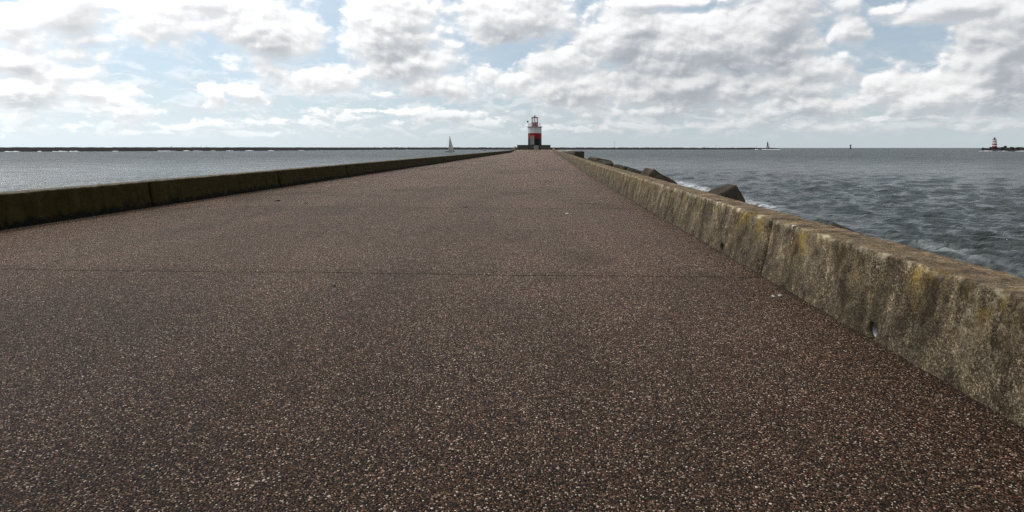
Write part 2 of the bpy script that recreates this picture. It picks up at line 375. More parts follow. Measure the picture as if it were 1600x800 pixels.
    jd = b.new('ShaderNodeAttribute', attribute_name='joint_dirt_shade').outputs['Fac']
    c = b.mix(b.m('MULTIPLY', jd, .92), c, (.006, .005, .003))  # dirt in the joints, deepened to paint in the groove shade
    h = b.m('ADD', b.m('MULTIPLY', nF, 1.0), b.m('MULTIPLY', nM, .7))
    pset(b, p, color=c, rough=.88, spec=.25 if side == 'right' else .06, normal=bump(b, h, .8, .02))
    return m
M_WALL_R = wall_material('lichen_concrete', 'right'); M_WALL_L = wall_material('shaded_algae_concrete', 'left')

def rock_material(name, c0, c1, c2):
    m, b, p = mat(name); co = objco(b)
    n1 = b.noise(co, 1.6, 6, .65); n2 = b.noise(co, 9, 6, .7); n3 = b.noise(co, 40, 4, .7)
    c = b.mix(b.rng(n1, .35, .65), c0, c1)
    c = b.mix(b.m('MULTIPLY', b.rng(n2, .5, .68), .7), c, c2)
    c = b.mix(b.m('MULTIPLY', b.rng(n3, .60, .68), .4), c, (.26, .23, .19))
    pset(b, p, color=c, rough=.85, spec=.25, normal=bump(b, b.m('ADD', n2, b.m('MULTIPLY', n3, .5)), .9, .05))
    return m
M_BLOCK = rock_material('block_concrete', (.038, .028, .018), (.075, .056, .038), (.018, .015, .010))
M_BLOCK_D = rock_material('dark_block', (.030, .027, .016), (.050, .044, .028), (.016, .015, .010))
M_SLAB = rock_material('slab_concrete', (.20, .18, .145), (.30, .275, .225), (.12, .105, .075))
M_RUBBLE = rock_material('rubble', (.045, .037, .028), (.085, .070, .052), (.022, .019, .014))
M_FAR = rock_material('far_rubble', (.012, .013, .013), (.028, .028, .025), (.007, .008, .008))

def water_material():
    m, b, p = mat('sea_water'); co = b.new('ShaderNodeNewGeometry').outputs['Position']
    sp = b.new('ShaderNodeSeparateXYZ', {0: co}); X, Y, Z = sp.outputs
    rot = b.new('ShaderNodeVectorRotate', {'Vector': co, 'Angle': R(-14)}, rotation_type='Z_AXIS').outputs[0]
    dist = b.v('LENGTH', b.v('MULTIPLY', co, (1, 1, 0)))
    r1 = b.noise(b.v('MULTIPLY', rot, (.5, 1.2, 0)), 2.6, 3, .5, .6)
    r1 = b.m('SUBTRACT', 1, b.m('ABSOLUTE', b.m('MULTIPLY_ADD', r1, 2, -1)))
    r2 = b.noise(b.v('MULTIPLY', rot, (.45, 1.0, 0)), .16, 6, .6, .4)
    r3 = b.noise(b.v('MULTIPLY', rot, (.35, 1.0, 0)), .035, 6, .6)
    gust = b.noise(b.v('MULTIPLY', rot, (.6, 1.0, 0)), .22, 7, .76, .5)
    patch = b.noise(b.v('MULTIPLY', co, (.5, 1.0, 0)), .012, 5, .6)
    c = b.mix(b.rng(patch, .35, .65), (.022, .029, .028), (.036, .044, .043))
    c = b.mix(b.rng(r2, .5, .75), c, (.048, .057, .055))
    # foam: surf against the armour slopes, and scattered caps
    surf = b.m('SUBTRACT', X, b.m('MULTIPLY_ADD', b.noise(b.v('MULTIPLY', co, (.2, 1, 0)), .12, 4, .6), 6.0, 12.2))
    surf = b.m('MULTIPLY', b.rng(b.m('ABSOLUTE', surf), 1.7, .1), b.rng(Y, 5, 12))
    surf2 = b.m('MULTIPLY', b.rng(b.m('ABSOLUTE', b.m('SUBTRACT', X, 14.0)), 3.0, .2), .35)
    lace = b.noise(b.v('MULTIPLY', rot, (.7, 1.4, 0)), 1.1, 7, .72, .8)
    big = b.noise(b.v('MULTIPLY', co, (1, .6, 0)), .09, 4, .6)
    f1 = b.m('MULTIPLY', b.m('MAXIMUM', surf, surf2), b.rng(lace, .36, .62))
    f1 = b.m('MULTIPLY', f1, b.rng(big, .40, .58))
    caps = b.m('MULTIPLY', b.rng(b.noise(b.v('MULTIPLY', rot, (.30, 1.1, 0)), .20, 8, .70, .6), .665, .73), b.rng(b.noise(co, .02, 3, .5), .40, .62))
    foam = b.m('MAXIMUM', f1, b.m('MULTIPLY', caps, .55), clamp=True)
    c = b.mix(foam, c, (.62, .65, .66))
    h = b.m('ADD', b.m('MULTIPLY', r1, b.rng(dist, 15, 200, .20, .22)), b.m('ADD', b.m('MULTIPLY', r2, b.rng(dist, 40, 220, .12, 2.2)), b.m('MULTIPLY', r3, b.rng(dist, 40, 220, .2, 2.2))))
    # the swell is real geometry close by; ripples and far swell come from the bump
    nr = bump(b, h, b.rng(gust, .34, .66, .55, 1.0), 1.25)
    g2 = b.noise(b.v('MULTIPLY', rot, (.8, 1.0, 0)), .05, 6, .75, .5)
    pat = b.m('MULTIPLY', b.rng(gust, .38, .62, .7, 1.1), b.rng(g2, .36, .64, .55, 1.15))
    pset(b, p, color=c, rough=b.mix(foam, b.m('MULTIPLY', b.rng(dist, 20, 300, .13, .38), b.rng(gust, .36, .64, .8, 1.2)), (.8,)*3), ior=1.33, spec=b.m('MULTIPLY', pat, .5), normal=nr)
    return m
M_SEA = water_material()

# ------------------------------------------------------------------ sea
def build_sea():
    na = 980; ang = np.linspace(R(-78), R(78), na)
    rr = [7.0]
    while rr[-1] < 1200: rr.append(rr[-1]*1.0072 + .01)
    rr = np.array(rr + [1500, 2000, 3000, 5000, 9000, 16000, 30000, 60000])
    A, Rr = np.meshgrid(ang, rr); X = Rr*np.sin(A); Y = Rr*np.cos(A); Z = np.zeros_like(X); DX = np.zeros_like(X); DY = np.zeros_like(X)
    sp = Rr*.0072+.02
    wind = R(-155)
    for k in range(140):
        lam = .45*(1.9/.45)**rng.random()**.8; th = wind + rng.normal(0, .55); kx, ky = math.sin(th), math.cos(th)
        amp = .0088*lam**.95*rng.uniform(.5, 1.2); ph = rng.random()*6.283; w = 2*math.pi/lam
        fade = np.clip((lam/sp-1.3)/1.6, 0, 1)
        arg = w*(kx*X+ky*Y)+ph + .8*np.sin(.05*X+k)+.8*np.sin(.06*Y+2*k)
        Z += amp*fade*np.sin(arg); DX += amp*fade*kx*np.cos(arg)*1.0; DY += amp*fade*ky*np.cos(arg)*1.0
    grp = .95+.3*fbm(X*.06, Y*.09, X*0, 2)          # gusty patches
    left = 1-.45*np.clip((-X-5)/25, 0, 1)*np.clip(1.2-Y/900, 0, 1)   # sheltered harbour side
    Z *= grp*left
    P = np.stack([X+DX*grp*left, Y+DY*grp*left, SEA+Z], 2)
    me = grid_mesh('water', P)
    o = link('water', me, M_SEA); kind(o, 'structure')
    # closing sheet behind the camera so the sea also exists there
    return o
build_sea()

# ------------------------------------------------------------------ pier deck and its slopes
YEND = 196.0
def zdeck(y): 
    t = np.clip((np.asarray(y, float)-150)/46, 0, 1); return .68*t*t*(3-2*t)
def xr(y): return np.interp(y, [-5, 30, 63, 121, 196], [2.21, 2.24, 2.62, 3.2, 3.45])     # foot of the seaward wall
def xl(y): return np.interp(y, [-5, 186, 196], [-8.515, -8.515, -8.4])
JOINTS = [-.69 + 6.57*k for k in range(31) if -.69+6.57*k < 195]
def build_deck():
    ys = []
    for k, j in enumerate(JOINTS):
        ys += [(j-.010, 0), (j-.006, -.03), (j+.006, -.03), (j+.010, 0)]
        nx = JOINTS[k+1] if k+1 < len(JOINTS) else YEND
        ys += [(j+(nx-j)*t, 0) for t in (.25, .5, .75)]
    ys = [(-6, 0)] + ys + [(YEND, 0), (YEND+26, 0)]
    ts = np.linspace(0, 1, 120)
    P = np.zeros((len(ys), len(ts), 3))
    for i, (y, dz) in enumerate(ys):
        x0, x1 = float(xl(y))-.5, float(xr(y))+.7
        if y > YEND: x0, x1 = -10.5, 5.2
        x = x0+(x1-x0)*ts
        wob = .010*np.sin(x*1.7+y)+.008*np.sin(x*4.1+2*y) if abs(dz) > 0 or any(abs(y-j) < .02 for j in JOINTS) else 0
        P[i, :, 0] = x; P[i, :, 1] = y+wob; P[i, :, 2] = zdeck(y)+dz
    P[..., 2] += .004*fbm(P[..., 0]*.5, P[..., 1]*.3, P[..., 0]*0, 2)*(P[..., 2] > -.01)
    o = link('pavement', grid_mesh('pavement', P, False), M_DECK); kind(o, 'structure')
build_deck()
def build_slope(name, sgn):
    ys = np.concatenate([np.arange(-6, 60, .45), np.arange(60, 236, 1.0)])
    t = np.linspace(0, 1, 34)
    P = np.zeros((len(ys), len(t), 3))
    for i, y in enumerate(ys):
        x0 = (float(xr(y))+.34) if sgn > 0 else float(xl(y))-.40
        if y > YEND: x0 = 5.0 if sgn > 0 else -10.3
        x = x0 + sgn*t*15; P[i, :, 0] = x; P[i, :, 1] = y; P[i, :, 2] = -.35 - t*4.0 + (0 if y < YEND else .3)
    n = fbm(P[..., 0]*.8, P[..., 1]*.8, P[..., 2]*0, 3); n = np.abs(n)
    P[..., 2] += np.where(t[None, :] > .02, (n-.4)*.9, 0)*np.minimum(1, t[None, :]*12)
    o = link(name, grid_mesh(name, P, False), M_RUBBLE); kind(o, 'structure')
build_slope('seaward_embankment', 1); build_slope('harbour_embankment', -1)

# ------------------------------------------------------------------ parapet walls
PIPES = []
for (u, v) in ((1357, 523), (1125, 391)):
    q0 = at_y(u, v, 1); d = ray(u, v); t = 2.2225/d.x; PIPES.append((t*d.y, .052))
def wall_y(fine0, end, step0, growth):
    y, out, s = fine0, [], step0
    while y < end: out.append(y); y += max(step0, (y-1.5)*growth)
    out.append(end); return np.array(out)
def build_wall(name, side):
    if side > 0:
        ys = wall_y(-1.0, YEND, .016, .0042); W, H, BAT = .37, .57, .137; XB = xr; joints = [at_z(1178, 428, 0).y, at_z(1037, 342, 0).y, 15.6, at_z(954, 285, 0).y, 29, 36.2, 43.5, 51, 58, 66, 74, 82, 91, 101, 111, 122, 134, 147, 160, 175]
    else:
        ys = wall_y(3.0, 188, .05, .006); W, H, BAT = .36, .564, .127; XB = xl; joints = [at_z(241, 323.3, 0).y, at_z(440, 293.1, 0).y, at_z(545, 277.1, 0).y, 35.2, 42.6, 50, 57.4, 64.8, 72.2, 79.6, 87, 94.4, 101.8, 109, 117, 124, 131.5, 139, 146, 153, 161, 168, 176]
    ex = []
    for j in joints: ex += [j-.05, j-.032, j-.02, j-.01, j, j+.01, j+.02, j+.032, j+.05]
    ys = np.unique(np.concatenate([ys, ex]))
    pr = []                                   # profile: (across, up), front foot -> top -> back
    nf = 42 if side > 0 else 22
    for k in range(nf): t = k/(nf-1); pr.append((BAT*t, -.06+(H-.018+.06)*t))
    for a in (25, 50, 75): pr.append((BAT+.018-.018*math.cos(R(a)), H-.018+.018*math.sin(R(a))))
    nt = 24 if side > 0 else 10
    for k in range(nt): t = k/(nt-1); pr.append((BAT+.018+(W-.04)*t, H))
    pr.append((BAT+W-.01, H-.012)); pr.append((BAT+W, H-.04))
    for k in range(6): pr.append((BAT+W, H-.04-(H+.5)*(k+1)/6))
    pr = np.array(pr); Y = ys[:, None]+0*pr[None, :, 0]
    A = np.tile(pr[:, 0], (len(ys), 1)); Zp = np.tile(pr[:, 1], (len(ys), 1))
    # roughness: pitted faces, chipped arrises, joints cut in
    n1 = fbm(A*6, Y*6, Zp*6, 3); n2 = fbm(A*28, Y*28, Zp*28, 3); n3 = fbm(A*2+9, Y*1.1, Zp*2, 2)
    front = Zp < H-.03
    d = .005*n1+.004*n2+.003*n3
    chip = np.clip(fbm(A*0+3, Y*7, A*0, 4)-.25, 0, 1)*.035*np.exp(-((A-BAT-.02)**2+(Zp-H)**2)/(.035**2))
    A2 = A+np.where(A < BAT+.05, -d*1.0, 0)+chip; Z2 = Zp+np.where(Zp > H-.04, d*.9, 0)-chip
    for j in joints:
        w = np.exp(-((Y-j+.01*np.sin(Zp*9+j))/(.034 if side > 0 else .034))**2)*(.075 if side > 0 else .075)
        A2 = A2+w*(A < W*.5); Z2 = Z2-w*.6*(Zp > H-.04)
    JW = np.zeros_like(Y)
    for j in joints: JW = np.maximum(JW, np.exp(-((Y-j+.01*np.sin(Zp*9+j))/(.030 if side > 0 else .045))**2)*(A < W*.6))
    settle = np.zeros_like(Y)
    for k, j in enumerate(joints): settle = settle+(Y > j)*rng.uniform(-.006, .006)
    Z2 = Z2+settle*(Zp > .1)
    x0 = XB(ys)[:, None]; 
    P = np.stack([(x0+A2) if side > 0 else (x0-A2), Y, Z2+zdeck(ys)[:, None]], 2)
    if side < 0:
        lift = np.clip((ys-181)/6, 0, 1)[:, None]*.55; P[..., 2] += lift*(Zp > 0)
    me = grid_mesh(name, P)
    at = me.attributes.new('joint_dirt_shade', 'FLOAT', 'POINT'); at.data.foreach_set('value', JW.ravel().astype(np.float32))
    bm = bmesh.new(); bm.from_mesh(me)
    if side > 0:                                # open the two drain holes
        for (py, pz) in PIPES:
            r = .0585
            kill = [f for f in bm.faces if abs(f.calc_center_median().y-py) < r and f.calc_center_median().x < xr(py)+.1 and (f.calc_center_median().y-py)**2+(f.calc_center_median().z-pz)**2 < r*r]
            vs = {v for f in kill for v in f.verts}
            bmesh.ops.delete(bm, geom=kill, context='FACES')
            for v in vs:
                if v.is_valid and v.is_boundary:
                    dv = Vector((v.co.y-py, v.co.z-pz))
                    if dv.length > 1e-5: dv = dv.normalized()*r; v.co.y = py+dv.x; v.co.z = pz+dv.y
        rim = [e for e in bm.edges if e.is_boundary and all(.3 < v.co.y < 9 and v.co.x < 2.5 and .0 < v.co.z+.03 < .2 and min(math.hypot(v.co.y-py, v.co.z-pz) for py, pz in PIPES) < .075 for v in e.verts)]
        ret = bmesh.ops.extrude_edge_only(bm, edges=rim)
        bmesh.ops.translate(bm, vec=(.08, 0, 0), verts=[q for q in ret['geom'] if isinstance(q, bmesh.types.BMVert)])
    bm.to_mesh(me); bm.free()
    # place the origin at the wall foot so its texture coordinates are metres from there
    off = Vector((2.21, 0, 0)) if side > 0 else Vector((-8.515, 0, 0))
    me.transform(Matrix.Translation(-off))
    for p in me.polygons: p.use_smooth = True
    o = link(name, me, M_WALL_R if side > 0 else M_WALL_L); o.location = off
    return o
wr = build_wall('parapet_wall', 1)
tag(wr, 'low weathered concrete parapet on the right with ochre lichen and two drain holes', 'wall')
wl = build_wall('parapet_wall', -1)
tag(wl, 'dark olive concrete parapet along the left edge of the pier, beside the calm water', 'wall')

mp, b, p = mat('pale_plastic'); co = objco(b); n = b.noise(co, 14, 4, .6)
pset(b, p, color=b.mix(b.rng(n, .4, .7), (.26, .275, .285), (.10, .105, .10)), rough=.35); M_PVC = mp
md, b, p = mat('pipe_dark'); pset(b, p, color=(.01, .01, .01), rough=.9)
for (py, pz) in PIPES:
    bm = bmesh.new(); n = 28; prof = [(.0545, .0), (.0545, .20), (.062, .20), (.062, .0)]; rings = []
    for (r, d) in prof: rings.append([bm.verts.new((d, r*math.cos(2*math.pi*k/n), r*math.sin(2*math.pi*k/n))) for k in range(n)])
    for a, c in zip(rings, rings[1:]+rings[:1]):
        for k in range(n): bm.faces.new((a[k], a[(k+1)%n], c[(k+1)%n], c[k]))
    o = build('drain_pipe', bm, M_PVC, wr, True)
    o.location = (float(xr(py))-2.21+.064, py, pz)
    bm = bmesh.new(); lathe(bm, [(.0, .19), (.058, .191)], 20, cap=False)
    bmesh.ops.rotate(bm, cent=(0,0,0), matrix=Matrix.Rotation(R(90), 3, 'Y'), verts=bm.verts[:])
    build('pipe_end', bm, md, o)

# ------------------------------------------------------------------ armour blocks beyond the right wall
def rough_block(size, power=7, amp=.03, cuts=12, seed=0):
    """worn concrete block: a cube with rounded edges, dented and pitted"""
    bm = bmesh.new(); bmesh.ops.create_cube(bm, size=2)
    bmesh.ops.subdivide_edges(bm, edges=bm.edges[:], cuts=cuts, use_grid_fill=True)
    for v in bm.verts:
        x, y, z = v.co; k = (abs(x)**power+abs(y)**power+abs(z)**power)**(1/power)
        p = Vector((x/k*size[0]/2, y/k*size[1]/2, z/k*size[2]/2)); q = p+Vector((seed*3.7, seed*1.3, 0))
        v.co = p+p.normalized()*(amp*1.6*mnoise.noise(q*1.1)+amp*mnoise.fractal(q*2.6, 1, 2, 4)-amp*2.0*max(0, mnoise.noise(q*1.7+Vector((9, 2, 5)))-.25))
    return bm
BL = 'concrete armour blocks along the right side of the pier'
def block(name, u, v, X, size, rot, label, m, seed, drop=None):
    """put the block so that its highest point is seen at photo pixel (u, v), X metres to the right of the axis"""
    d = ray(u, v); t = X/d.x; top = Vector((0, 0, EYE))+d*t
    bm = rough_block(size, 8 if 'boulder' in label else 30, .06, 18, seed); 
    from mathutils import Euler
    bmesh.ops.rotate(bm, cent=(0,0,0), matrix=Euler([R(a) for a in rot]).to_matrix(), verts=bm.verts[:])
    hi = max(bm.verts, key=lambda w: w.co.z).co.copy()
    o = build(name, bm, m, None, True); o.location = top-hi
    tag(o, label, 'block', BL); return o
block('armour_block', 1150, 289, 7.0, (1.45, 1.3, 1.8), (-5, -24, 12), 'brown tilted concrete block nearest the camera, its sloping top rising over the right wall', M_BLOCK, 1)
block('armour_block', 1011, 262, 7.0, (2.0, 1.6, 2.0), (-4, 32, 10), 'pointed brown concrete block, second along the right wall, with a pyramid-like tip', M_BLOCK, 2)
block('armour_block', 1302, 347, 5.0, (1.2, 1.2, 1.2), (20, 24, 40), 'dark block barely peeking over the near right wall', M_BLOCK_D, 3)
block('armour_block', 983, 262, 6.6, (1.2, 1.4, 1.2), (25, 30, 12), 'small dark pointed boulder just behind the pyramid-like block', M_BLOCK_D, 4)
block('armour_block', 962, 256.5, 7.0, (2.6, 2.2, 1.6), (6, 16, 24), 'long dark boulder with a rounded back, midway along the wall', M_BLOCK_D, 5)
block('armour_block', 940, 250, 7.0, (2.4, 2.2, 1.6), (8, -12, 34), 'dark flat-topped boulder between the upright square block and the long boulder', M_BLOCK_D, 6)
block('armour_block', 923, 245, 7.0, (2.6, 2.6, 1.3), (3, 10, 30), 'grey low boulder at the foot of the upright square block', M_BLOCK, 7)
block('armour_block', 909, 235.8, 7.2, (1.75, 1.9, 2.4), (1, 1, 6), 'upright dark square block standing taller than the rest', M_BLOCK_D, 8)
block('concrete_slab', 890, 234.3, 6.6, (3.2, 4.5, .6), (2, -3, 12), 'pale flat concrete slab lying behind the upright dark block', M_SLAB, 9)
block('concrete_slab', 884, 236.6, 6.3, (2.8, 3.2, .6), (-3, 4, -8), 'lower pale slab leaning toward the wall beside the flat slab', M_SLAB, 10)
block('concrete_slab', 874, 233.6, 5.6, (3.0, 4.0, .5), (1, 2, 20), 'farthest pale slab at the end of the right wall', M_SLAB, 11)

# ------------------------------------------------------------------ lighthouse at the pier head
M_WHITE = paint('white_paint', (.56, .56, .54), .5, .18); M_RED = paint('red_paint', (.20, .006, .008), .5, .2)
M_BLACK = paint('black_paint', (.004, .004, .0045), .5, .2); M_PANEL = paint('beige_panel', (.20, .185, .155), .6, .15)
M_STEEL = paint('galvanised_steel', (.30, .31, .31), .45, .2); M_DARK = paint('dark_steel', (.012, .012, .012), .5, .2)
M_CONC = rock_material('plinth_concrete', (.050, .048, .038), (.085, .080, .065), (.028, .028, .022)); M_STEP = rock_material('step_concrete', (.16, .17, .175), (.22, .23, .235), (.11, .11, .11))
mg, b, p = mat('lantern_glass'); p.inputs['Transmission Weight'].default_value = .85; pset(b, p, color=(.92, .94, .94), rough=.08, ior=1.1)
LX, LY = -2.62, 207.0; ZP = 2.18
lh = empty('lighthouse', (LX, LY, .68)); lh.scale = (1.03,)*3
tag(lh, 'octagonal lighthouse banded white, red and black on a broad plinth at the pier end', 'lighthouse')
z0 = ZP-.68
bm = bmesh.new()
box(bm, (-.25, .2, z0/2-.3), (11.3, 11.6, z0+.6), 0, .06); pl = build('plinth', bm, M_CONC, lh)
bm = bmesh.new(); box(bm, (-.25, .2, z0+.045), (11.5, 11.8, .09), 0, .02); build('coping', bm, M_CONC, pl)
bm = bmesh.new(); box(bm, (-4.1, -6.1, z0*.25), (3.9, .9, z0*.5), 0, .04); build('ledge', bm, M_CONC, lh)
bm = bmesh.new()
for k in range(6): box(bm, (.55, -5.62-.26*(6-k)/1.0+.13, z0*(k+.5)/6*.5+.0), (1.55, .26, z0*(k+1)/6), 0, .01)
build('steps', bm, M_STEP, lh)
Rb = 2.36; rot = -math.pi/2; zt = z0+.09
def octa(bm, prof, n=8): lathe(bm, prof, n, rot)
bm = bmesh.new(); octa(bm, [(Rb, zt), (Rb, zt+2.15), (Rb, zt+4.1), (Rb, zt+6.15)])
tw = build('tower', bm, [M_WHITE, M_RED, M_BLACK], lh)
for f in tw.data.polygons:
    z = f.center.z-zt; f.material_index = 2 if z < 2.1 else 1 if z < 4.1 else 0
def face_panel(name, ang, w, h, zc, th, m, parent, off=.0):
    bm = bmesh.new(); box(bm, (0, 0, 0), (th, w, h), 0, .015); o = build(name, bm, m, parent)
    ap = Rb*math.cos(math.pi/8)+th/2+off
    o.location = (ap*math.cos(ang), ap*math.sin(ang), zc); o.rotation_euler.z = ang; return o
aL = rot-math.pi/8; aR = rot+math.pi/8
dp = face_panel('door_panel', aL, 1.52, 3.25, zt+1.72, .05, M_PANEL, lh)
tag(dp, 'tall beige door panel on the front left face')
bm = bmesh.new(); box(bm, (.05, -.6, -.1), (.05, .05, .25), 0, .01); build('handle', bm, M_DARK, dp)
bm = bmesh.new(); tube(bm, (0, -Rb-.06, zt+4.15), (0, -Rb-.06, zt+6.15), .055); build('downpipe', bm, M_WHITE, lh)
bm = bmesh.new(); octa(bm, [(Rb+.05, zt+6.15), (Rb+.40, zt+6.22), (Rb+.42, zt+6.42), (Rb+.1, zt+6.45)]); build('gallery', bm, M_STEEL, lh)
zg = zt+6.45; Rr_ = 2.15
bm = bmesh.new()
for k in range(16):
    a = rot+2*math.pi*k/16; rr = Rr_ if k % 2 == 0 else Rr_*math.cos(math.pi/8)
    tube(bm, (rr*math.cos(a), rr*math.sin(a), zg), (rr*math.cos(a), rr*math.sin(a), zg+1.15), .035)
for zz in (.4, .78, 1.15):
    for k in range(8):
        a, c = rot+2*math.pi*k/8, rot+2*math.pi*(k+1)/8
        tube(bm, (Rr_*math.cos(a), Rr_*math.sin(a), zg+zz), (Rr_*math.cos(c), Rr_*math.sin(c), zg+zz), .032)
build('railing', bm, M_WHITE, lh)
Rl = 1.12
bm = bmesh.new(); octa(bm, [(Rl, zg-.02), (Rl, zg+1.35), (Rl+.06, zg+1.36), (Rl+.06, zg+1.44), (Rl-.1, zg+1.45)]); ln = build('lantern_base', bm, M_RED, lh)
bm = bmesh.new()
for k in range(8):
    a = rot+math.pi/8+2*math.pi*k/8-math.pi/8; tube(bm, ((Rl-.06)*math.cos(a), (Rl-.06)*math.sin(a), zg+1.44), ((Rl-.06)*math.cos(a), (Rl-.06)*math.sin(a), zg+3.0), .11, 6)
    c = a+2*math.pi/8
build('lantern_frame', bm, M_WHITE, ln)
bm = bmesh.new(); octa(bm, [(Rl-.12, zg+1.45), (Rl-.12, zg+2.99)]); 
bmesh.ops.delete(bm, geom=[f for f in bm.faces if abs(f.normal.z) > .9 or len(f.verts) == 8], context='FACES'); build('lantern_glazing', bm, mg, ln)
bm = bmesh.new(); tube(bm, (0, 0, zg+1.45), (0, 0, zg+1.75), .12, 10); tube(bm, (0, 0, zg+1.75), (0, 0, zg+2.15), .2, 10); tube(bm, (0, 0, zg+2.15), (0, 0, zg+2.55), .2, 10, .15); build('lamp', bm, M_DARK, ln)
bm = bmesh.new(); octa(bm, [(Rl+.22, zg+2.99), (Rl+.25, zg+3.06), (.45, zg+3.42), (.12, zg+3.55)]); rf = build('roof', bm, M_RED, lh)
bm = bmesh.new(); lathe(bm, [(.05, zg+3.5), (.16, zg+3.62), (.20, zg+3.72), (.14, zg+3.84), (.02, zg+3.88)], 12); build('finial', bm, M_DARK, rf, True)
bm = bmesh.new(); tube(bm, (-Rr_, -.2, zg), (-Rr_-.25, -.4, zg+1.55), .05); tube(bm, (-Rr_-.25, -.4, zg+1.55), (-Rr_-.3, -.75, zg+1.75), .22, 12, .30); tube(bm, (-Rr_-.25, -.2, zg+1.5), (-Rr_-.25, -.45, zg+1.6), .2, 12); build('fog_signal', bm, M_DARK, lh)
bm = bmesh.new(); box(bm, (6.7, -3.0, z0*.22-.1), (2.6, 3.0, z0*.45), 0, .08); build('side_footing', bm, M_CONC, lh)

# ------------------------------------------------------------------ far breakwaters
def rubble_bank(name, pts, crest, width, amp, m, step, seed, label, cubes=0):
    """a bank of armour stone along a polyline; pts = [(x, y)], crest height above sea per point"""
    pts = np.array(pts, float); seg = np.r_[0, np.cumsum(np.hypot(*np.diff(pts, axis=0).T))]
    s = np.arange(0, seg[-1], step); X = np.interp(s, seg, pts[:, 0]); Y = np.interp(s, seg, pts[:, 1]); C = np.interp(s, seg, crest)
    tx, ty = np.gradient(X), np.gradient(Y); L = np.hypot(tx, ty)+1e-9; nx, ny = ty/L, -tx/L
    u = np.linspace(-1, 1, 17); prof = np.clip(1.45*(1-np.abs(u)**1.2), -.2, 1)
    P = np.zeros((len(s), len(u), 3))
    P[..., 0] = X[:, None]+nx[:, None]*u[None, :]*width; P[..., 1] = Y[:, None]+ny[:, None]*u[None, :]*width
    n = fbm(P[..., 0]*.16+seed, P[..., 1]*.16, P[..., 0]*0, 4)
    taper = np.clip(np.minimum(s, s[-1]-s)/(width*.8), .0, 1)**.5
    P[..., 2] = SEA-.6+(C[:, None]+.6)*prof[None, :]*taper[:, None]+amp*n*np.clip(prof[None, :]*2, 0, 1)*taper[:, None]
    o = link(name, grid_mesh(name, P, False), m); tag(o, label, 'breakwater'); return o, (X, Y, C)
def sea_xy(u, v): q = at_z(u, v, SEA); return (q.x, q.y)
a0 = sea_xy(-260, 238.8); a1 = sea_xy(0, 237.0); a2 = sea_xy(400, 235.45); a3 = sea_xy(600, 234.0)
LB, LBp = rubble_bank('breakwater', [a0, a1, a2, a3, (a3[0]+150, a3[1]+450)], [4.55, 4.55, 4.6, 4.6, 4.6], 13, .28, M_FAR, 1.6, 3,
                 'long dark rubble breakwater on the left horizon with surf along its foot')
b0 = sea_xy(560, 233.75); b1 = sea_xy(850, 233.7); b2 = sea_xy(1100, 233.6); b3 = sea_xy(1218, 233.55)
FB, FBp = rubble_bank('breakwater', [b0, b1, b2, b3], [4.6, 4.4, 4.0, 3.4], 15, .9, M_FAR, 2.4, 8,
                 'far thin breakwater behind the pier head, ending at the pale distant lighthouse')
c0 = sea_xy(1527, 236.0); c1 = sea_xy(1620, 236.3); c2 = sea_xy(1800, 237)
RB, RBp = rubble_bank('breakwater', [c0, c1, c2], [3.6, 4.0, 4.0], 9, 1.1, M_FAR, 1.3, 5,
                 'dark rubble breakwater at the right edge, under the red and white striped lighthouse')
# surf foam along their feet
mf, b, p = mat('surf_foam'); co = objco(b); pset(b, p, color=(.72, .74, .74), rough=.9)
def surf(path, off, label, n, lo, hi, hgt=.5):
    X, Y, C = path; bm = bmesh.new()
    for k in range(n):
        i = int(lo+(hi-lo)*random.random()); i = min(max(i, 0), len(X)-1)
        L = random.uniform(3, 16)*random.random(); c = Vector((X[i], Y[i], SEA)); to = Vector((-X[i], -Y[i], 0)).normalized()
        c += to*off*random.uniform(.8, 1.25); t = Vector((-to.y, to.x, 0))
        m_ = 9; rows = []
        for j in range(m_):
            a = -1+2*j/(m_-1); w = (1-a*a)**.5; h = hgt*w*random.uniform(.3, 1)
            q = c+t*a*L; rows.append([bm.verts.new(q+to*w*1.4), bm.verts.new(q+Vector((0, 0, h))), bm.verts.new(q-to*w*1.2+Vector((0, 0, h*.5)))])
        for r0, r1 in zip(rows, rows[1:]):
            for z in (0, 1): bm.faces.new((r0[z], r1[z], r1[z+1], r0[z+1]))
    o = build('surf_foam', bm, mf, None, True); o['kind'] = 'stuff'; o['label'] = label
surf(LBp, 12.2, 'white surf breaking along the foot of the left breakwater', 75, 60, 620, .8)
surf(RBp, 8.8, 'white surf along the foot of the right breakwater', 26, 0, 90, .7)
surf(FBp, 14.5, 'white surf at the tip of the far breakwater', 16, len(FBp[0])*.93, len(FBp[0]), 1.2)

# single large blocks on the right-hand breakwater crest
BX, BY, BC = RBp
for k, (u, v, w) in enumerate(((1566, 229.6, 2.6), (1570.6, 227.8, 2.4), (1581, 229.4, 3.0), (1548, 229.4, 2.6), (1590, 229.8, 2.8), (1536, 230.6, 2.6))):
    top = at_y(u, v, float(np.interp(at_z(u, 236, SEA).x, BX, BY)))
    bm = rough_block((w, w, w), 9, .08, 4, k); bmesh.ops.rotate(bm, cent=(0,0,0), matrix=Matrix.Rotation(random.random()*3, 3, 'Z') @ Matrix.Rotation(R(random.uniform(-15, 15)), 3, 'X'), verts=bm.verts[:])
    hi = max(w_.co.z for w_ in bm.verts); o = build('armour_block', bm, M_FAR); o.location = (top.x, top.y, top.z-hi)
    tag(o, ['dark cube left of the tallest cube on the right breakwater', 'tallest dark cube standing on the right breakwater crest', 'broad dark cube right of the tallest cube on the right breakwater',
            'dark cube directly left of the striped lighthouse foot', 'rightmost raised dark cube on the right breakwater', 'dark cube at the left tip of the right breakwater'][k], 'block', 'cubes on the right breakwater')

